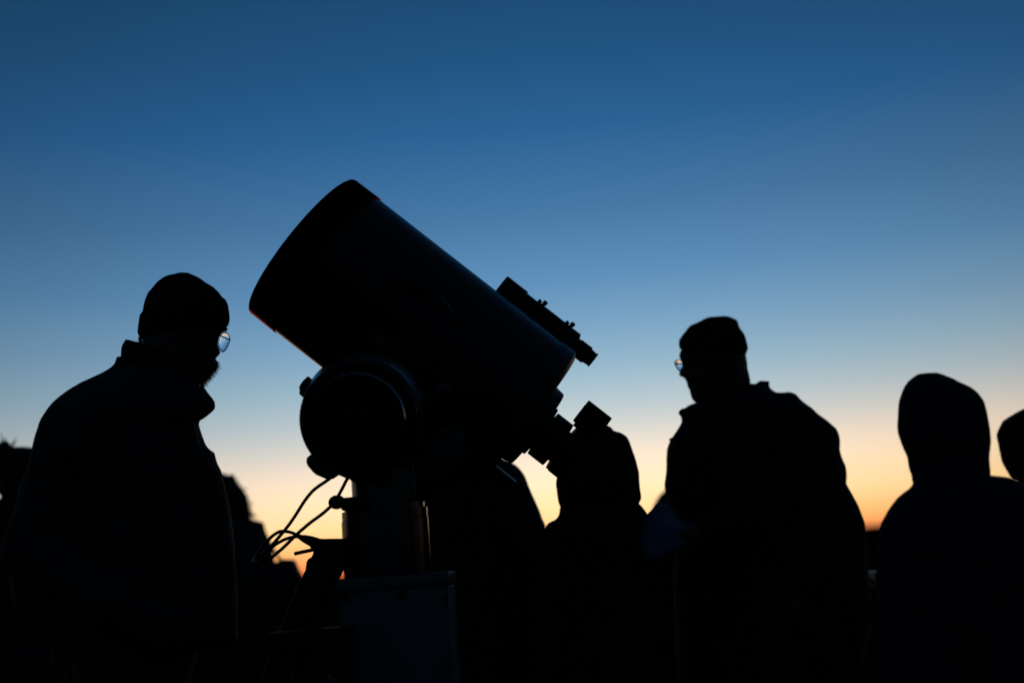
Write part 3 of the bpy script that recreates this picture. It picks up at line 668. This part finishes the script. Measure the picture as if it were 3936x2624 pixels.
# ------------------------------------------------------------------ person bent to the eyepiece
EY = 3.20
head = [(1665, 2290, 2370), (1700, 2240, 2400), (1760, 2190, 2430), (1840, 2160, 2445), (1900, 2160, 2445), (1940, 2180, 2430), (1990, 2210, 2410), (2060, 2220, 2400)]
hood = [(1634, 2290, 2335), (1640, 2280, 2352), (1654, 2265, 2358), (1660, 2258, 2384), (1672, 2248, 2403), (1682, 2240, 2413), (1708, 2222, 2420), (1742, 2200, 2437), (1780, 2172, 2451), (1809, 2152, 2459), (1832, 2141, 2459), (1861, 2135, 2459), (1878, 2136, 2461), (1895, 2139, 2462), (1912, 2142, 2461), (1932, 2149, 2455), (1947, 2155, 2452), (1966, 2150, 2450), (1990, 2160, 2440)]
coat = [(1925, 2200, 2420), (1933, 2180, 2452), (1947, 2160, 2466), (1966, 2149, 2480), (1975, 2148, 2487), (1992, 2143, 2498), (1998, 2125, 2502), (2003, 2112, 2510), (2012, 2096, 2520), (2060, 2078, 2550), (2150, 2062, 2570), (2300, 2050, 2590), (2624, 2050, 2590), (2680, 2050, 2590)]
P3, J3 = person('hooded person with face close behind the telescope eyepiece', EY, head, coat, black_cloth, 1.55, toe=Vector((-0.6, -0.8, 0)), head_b=0.09, coat_b=0.13, shoulder=2003, s=0.95, seed=6)
hat(P3, 'hood', hood, EY, black_cloth, bmax=0.125, wr=0.006, vox=0.007)
# ------------------------------------------------------------------ person behind the mount, head hidden by the tube
MY = 3.55
head = [(1500, 1810, 1870), (1530, 1775, 1895), (1580, 1760, 1905), (1640, 1765, 1900), (1700, 1785, 1885), (1760, 1795, 1880), (1820, 1790, 1890)]
coat = [(1740, 1770, 1890), (1765, 1730, 1930), (1780, 1690, 1968), (1793, 1665, 1990), (1808, 1640, 2004), (1827, 1620, 2017), (1864, 1600, 2034), (1902, 1590, 2051), (1936, 1585, 2065), (1970, 1580, 2078), (1997, 1575, 2084), (2012, 1570, 2094), (2060, 1565, 2100), (2300, 1560, 2105), (2624, 1560, 2100), (2700, 1570, 2090)]
P4, J4 = person('person in dark navy jacket behind the pedestal, head hidden by the tube', MY, head, coat, navy_cloth, 1.66, toe=Vector((0.3, -0.95, 0)), coat_b=0.14, shoulder=1800, seed=7)
# ------------------------------------------------------------------ child in a hood, right foreground
CY = 2.3
hood = [(1434, 3538, 3600), (1437, 3527, 3617), (1444, 3514, 3640), (1452, 3505, 3660), (1465, 3492, 3686), (1485, 3478, 3729), (1509, 3467, 3761), (1541, 3456, 3786), (1586, 3450, 3799), (1637, 3448, 3805), (1669, 3452, 3807), (1707, 3467, 3807), (1730, 3477, 3805), (1752, 3487, 3803), (1790, 3493, 3804), (1809, 3497, 3805), (1826, 3505, 3806), (1847, 3502, 3806), (1868, 3512, 3800)]
head = [(1480, 3540, 3700), (1530, 3500, 3750), (1620, 3490, 3765), (1720, 3500, 3760), (1780, 3540, 3740), (1880, 3560, 3730)]
coat = [(1822, 3600, 3790), (1827, 3560, 3812), (1831, 3530, 3850), (1838, 3508, 3892), (1847, 3503, 3915), (1866, 3512, 3945), (1876, 3494, 3955), (1889, 3474, 3970), (1903, 3457, 3985), (1918, 3442, 4000), (1962, 3410, 4030), (2007, 3386, 4050), (2060, 3374, 4062), (2115, 3370, 4070), (2350, 3366, 4080), (2624, 3360, 4085), (2760, 3360, 4085)]
P5, J5 = person('smaller hooded person seen from behind at the right', CY, head, coat, navy_cloth, 1.38, toe=Vector((0, 1, 0)), head_b=0.075, coat_b=0.10, shoulder=1900, s=0.8, wr=0.004, seed=9)
hat(P5, 'hood', hood, CY, navy_cloth, bmax=0.10, wr=0.0035, vox=0.007)
# ------------------------------------------------------------------ person at the right edge
QY = 3.5
hood = [(1556, 3965, 4060), (1564, 3945, 4080), (1573, 3934, 4092), (1589, 3901, 4108), (1603, 3878, 4116), (1618, 3856, 4125), (1630, 3844, 4132), (1643, 3836, 4138), (1669, 3830, 4145), (1713, 3835, 4148), (1765, 3850, 4145), (1809, 3869, 4140), (1830, 3880, 4135), (1850, 3892, 4125)]
head = [(1600, 3930, 4080), (1660, 3870, 4110), (1740, 3880, 4110), (1820, 3920, 4090), (1900, 3940, 4080)]
coat = [(1842, 3930, 4090), (1856, 3890, 4130), (1880, 3850, 4180), (1920, 3810, 4220), (2000, 3780, 4250), (2200, 3770, 4260), (2624, 3780, 4250), (2700, 3780, 4250)]
P6, J6 = person('hooded person cut off by the right edge of the photo', QY, head, coat, brown_cloth, 1.5, toe=Vector((-0.7, 0.7, 0)), head_b=0.085, shoulder=1890, s=0.9, seed=11)
hat(P6, 'hood', hood, QY, brown_cloth, bmax=0.11, wr=0.006, vox=0.008)
# ------------------------------------------------------------------ woman in teal between the left man and the mount
WY = 5.3
head = [(1850, 790, 860), (1880, 775, 890), (1930, 770, 900), (1980, 780, 890), (2010, 800, 870), (2060, 800, 870)]
coat = [(1984, 790, 900), (1990, 765, 955), (1995, 750, 978), (1999, 740, 990), (2001, 735, 1005), (2006, 728, 1013), (2017, 722, 1017), (2044, 712, 1022), (2064, 705, 1031), (2100, 700, 1046), (2150, 696, 1056), (2300, 694, 1066), (2500, 694, 1070), (2624, 700, 1066)]
P7, J7 = person('woman with wavy hair in dark teal jacket, beyond the bearded man', WY, head, coat, teal_cloth, 1.60, toe=Vector((0.9, -0.3, 0)), head_b=0.09, shoulder=2005, seed=13, wr=0.004, voxel=0.012)
hairrows = [(1820, 800, 862), (1825, 780, 874), (1834, 762, 893), (1854, 750, 908), (1870, 742, 923), (1891, 736, 929), (1914, 730, 944), (1932, 728, 950), (1955, 726, 953), (1966, 724, 964), (1979, 724, 962), (1990, 730, 955), (2010, 760, 930)]
bm = bmesh.new(); loft(bm, hairrows, WY, bmax=0.115, step=8)
for py in range(1835, 1985, 17):
    xl, xr = edge(hairrows, py); ball(bm, at(xr-7+random.uniform(-3, 3), py+random.uniform(-4, 4), WY+random.uniform(-.02, .02)), random.uniform(0.014, 0.021), 12)
ball(bm, at(960, 1971, WY), 0.012, 12)
b2 = fused(bm, 0.007, 1, 0.010, 20, 3)
def wsrc():
    py = random.uniform(1828, 1985); xl, xr = edge(hairrows, py); return at(xr-random.uniform(2, 16), py, WY+random.uniform(-0.05, 0.05))
strands(b2, 420, wsrc, Vector((0.5, 0, -0.8)), 0.05, 0.0013, 0.7)
child('hair', b2, hair_dark, P7)
# shoulder bag she holds, with its strap
bm = bmesh.new(); prism(bm, [(1040, 2160), (1066, 2156), (1081, 2147), (1092, 2148), (1116, 2148), (1122, 2161), (1133, 2190), (1153, 2224), (1190, 2330), (1185, 2400), (1000, 2400), (1005, 2200)], WY-0.25, 0.12, 0.012)
bag = thing('shoulder_bag', 'dark slanted shoulder bag below the cables, beside the teal jacket', 'bag', at(1090, 2400, WY-0.25))
child('bag_body', bm, navy_cloth, bag, auto=35)
bm = bmesh.new(); tube(bm, spline([at(1015, 2040, WY-0.16), at(1044, 2098, WY-0.19), at(1056, 2118, WY-0.19), at(1068, 2136, WY-0.19), at(1084, 2158, WY-0.19)]), 0.0065, 10)
child('strap', bm, black_cloth, bag)
# ------------------------------------------------------------------ person at the far left edge with hair tied up
AY = 4.2
head = [(1735, 60, 120), (1765, 35, 140), (1830, 20, 150), (1880, 25, 145), (1930, 45, 130), (2000, 50, 125)]
coat = [(1903, 20, 130), (1910, -2, 150), (1935, -20, 175), (1965, -55, 205), (2000, -80, 225), (2100, -95, 240), (2300, -100, 240), (2624, -100, 240), (2700, -95, 235)]
P8, J8 = person('person with messy tied-up hair at the left edge, behind the bearded man', AY, head, coat, black_cloth, 1.62, toe=Vector((0.3, 0.95, 0)), head_b=0.085, shoulder=1940, seed=15, voxel=0.011)
hr = [(1692, 14, 26), (1696, 4, 33), (1702, -6, 38), (1709, -16, 46), (1716, -22, 60), (1718, -22, 108), (1721, -23, 128), (1727, -24, 142), (1745, -25, 158), (1780, -25, 168), (1840, -22, 170), (1885, -16, 168), (1898, -5, 164), (1905, 2, 160), (1925, 0, 140)]
bm = bmesh.new(); loft(bm, hr, AY, bmax=0.11, step=4)
b2 = fused(bm, 0.006, 1, 0.004, 25, 5)
for (x0, y0), (x1, y1) in (((14, 1700), (2, 1664)), ((12, 1698), (7, 1672)), ((44, 1712), (62, 1682)), ((47, 1714), (58, 1690)), ((10, 1700), (-4, 1690)), ((44, 1716), (64, 1695)), ((20, 1695), (24, 1680))):
    for k in range(4):
        tube(b2, spline([at(x0+random.uniform(-3, 3), y0+2, AY), at((x0+x1)/2+random.uniform(-2, 2), (y0+y1)/2, AY), at(x1+random.uniform(-2, 2), y1, AY)], 4), [0.0014]*5+[0.001]*3+[0.0005], 5, cap=False)
child('hair', b2, hair_dark, P8)
# ------------------------------------------------------------------ person far behind the bulky man
FY = 5.6
head = [(1700, 2660, 2720), (1730, 2640, 2740), (1790, 2635, 2745), (1840, 2650, 2730), (1880, 2655, 2725)]
coat = [(1866, 2630, 2750), (1872, 2575, 2780), (1880, 2556, 2795), (1893, 2541, 2815), (1905, 2530, 2830), (1919, 2520, 2840), (1932, 2512, 2850), (1953, 2504, 2855), (2000, 2500, 2860), (2300, 2500, 2865), (2500, 2505, 2860)]
P9, J9 = person('distant person showing only a shoulder left of the bulky man', FY, head, coat, brown_cloth, 1.62, toe=Vector((1, 0, 0)), head_b=0.085, shoulder=1890, seed=17, voxel=0.013)
hat(P9, 'hair', [(1695, 2670, 2710), (1705, 2650, 2730), (1735, 2634, 2746), (1780, 2630, 2750), (1800, 2640, 2740)], FY, hair_dark, bmax=0.1, wr=0.006, vox=0.009)
hat(P4, 'hair', [(1492, 1815, 1862), (1505, 1795, 1880), (1540, 1766, 1905), (1600, 1752, 1914), (1650, 1757, 1908), (1680, 1780, 1890)], MY, hair_dark, bmax=0.1, wr=0.006, vox=0.009)
# ------------------------------------------------------------------ tripod handle glinting in the gap on the right
stand = thing('camera_tripod', 'black camera tripod with pale handle in the gap beside the small hooded person', 'tripod', (at(3350, 2300, 3.9).x, 3.9, 0))
tp = at(3356, 2225, 3.9)
bm = bmesh.new(); tube(bm, [at(3326, 2212, 3.8), at(3363, 2239, 3.8)], 0.006, 10); child('handle', bm, satin_metal, stand)
bm = bmesh.new(); box(bm, Vector((tp.x+0.01, 3.9, tp.z)), Vector((0.03, 0, 0)), Vector((0, 0.1, 0)), Vector((0, 0, 0.025)), 0.004); child('head', bm, black_metal, stand, auto=35)
for k in range(3):
    a_ = 2.1*k+0.9; top = Vector((tp.x+0.01, 3.9, tp.z-0.02))
    bm = bmesh.new(); tube(bm, [top, Vector((top.x+0.35*math.cos(a_), 3.9+0.35*math.sin(a_), 0.0))], [0.014, 0.009], 10); child('leg', bm, black_metal, stand)

# ------------------------------------------------------------------ sewn-on details, laid on the cloth itself
from mathutils.bvhtree import BVHTree
def surf(o):
    off = Vector(o.parent.location)
    return BVHTree.FromPolygons([v.co+off for v in o.data.vertices], [tuple(p.vertices) for p in o.data.polygons])
def onto(tree, px, py, lift=0.002):
    d = ray(px, py).normalized(); h = tree.ray_cast(CAM, d)
    return (h[0]-d*lift) if h[0] else None
def patch(name, o, tree, quad, mt, root, n=8, m=8, lift=0.003, thick=0.003):
    bm = bmesh.new(); G = []
    for i in range(n+1):
        r = []
        for j in range(m+1):
            u, v = i/n, j/m
            x = (quad[0][0]*(1-u)+quad[1][0]*u)*(1-v)+(quad[3][0]*(1-u)+quad[2][0]*u)*v
            y = (quad[0][1]*(1-u)+quad[1][1]*u)*(1-v)+(quad[3][1]*(1-u)+quad[2][1]*u)*v
            p = onto(tree, x, y, lift)
            if p is None: bm.free(); return
            r.append(bm.verts.new(p))
        G.append(r)
    for a, b in zip(G, G[1:]):
        for j in range(m): bm.faces.new((a[j], a[j+1], b[j+1], b[j]))
    bmesh.ops.solidify(bm, geom=bm.faces[:], thickness=thick)
    child(name, bm, mt, root)
def seam(name, tree, pts, mt, root, r=0.0012):
    q = []
    for p in spline([Vector((x, y, 0)) for x, y in pts], 10):
        h = onto(tree, p.x, p.y, 0.001)
        if h: q.append(h)
    if len(q) > 3:
        bm = bmesh.new(); tube(bm, q, r, 6); child(name, bm, mt, root)
t1 = surf(J1)
patch('pocket_flap', J1, t1, [(232, 1742), (318, 1752), (300, 1832), (215, 1815)], charcoal_cloth, P1)
patch('pocket_flap', J1, t1, [(500, 2230), (720, 2250), (712, 2310), (492, 2290)], charcoal_cloth, P1)
seam('seam', t1, [(300, 1480), (350, 1600), (380, 1750), (370, 1900), (350, 2000)], charcoal_cloth, P1, 0.0018)
seam('zip', t1, [(740, 1625), (770, 1730), (800, 1850), (830, 2000), (845, 2200), (850, 2400)], black_metal, P1, 0.0022)
thread = mat('thread', (0.12, 0.13, 0.14), 0.8, bump=0.3)
seam('emblem', t1, [(531, 1602), (545, 1611), (562, 1612), (580, 1613)], thread, P1, 0.0012)
seam('emblem', t1, [(537, 1585), (545, 1590), (552, 1594)], thread, P1, 0.0012)
t2 = surf(J2)
seam('seam', t2, [(3040, 1512), (2990, 1640), (2960, 1800), (2970, 1950)], black_cloth, P2, 0.0018)
seam('zip', t2, [(2640, 1600), (2610, 1700), (2590, 1820), (2585, 1940)], black_metal, P2, 0.002)
patch('pocket_flap', J2, t2, [(2760, 2220), (2960, 2200), (2965, 2260), (2765, 2285)], black_cloth, P2)
t3 = surf(J4)
seam('seam', t3, [(1960, 1790), (1900, 1900), (1880, 2050), (1890, 2250)], navy_cloth, P4, 0.002)
t5 = surf(J5)
seam('seam', t5, [(3530, 1860), (3520, 1980), (3540, 2150), (3545, 2500)], navy_cloth, P5, 0.0016)
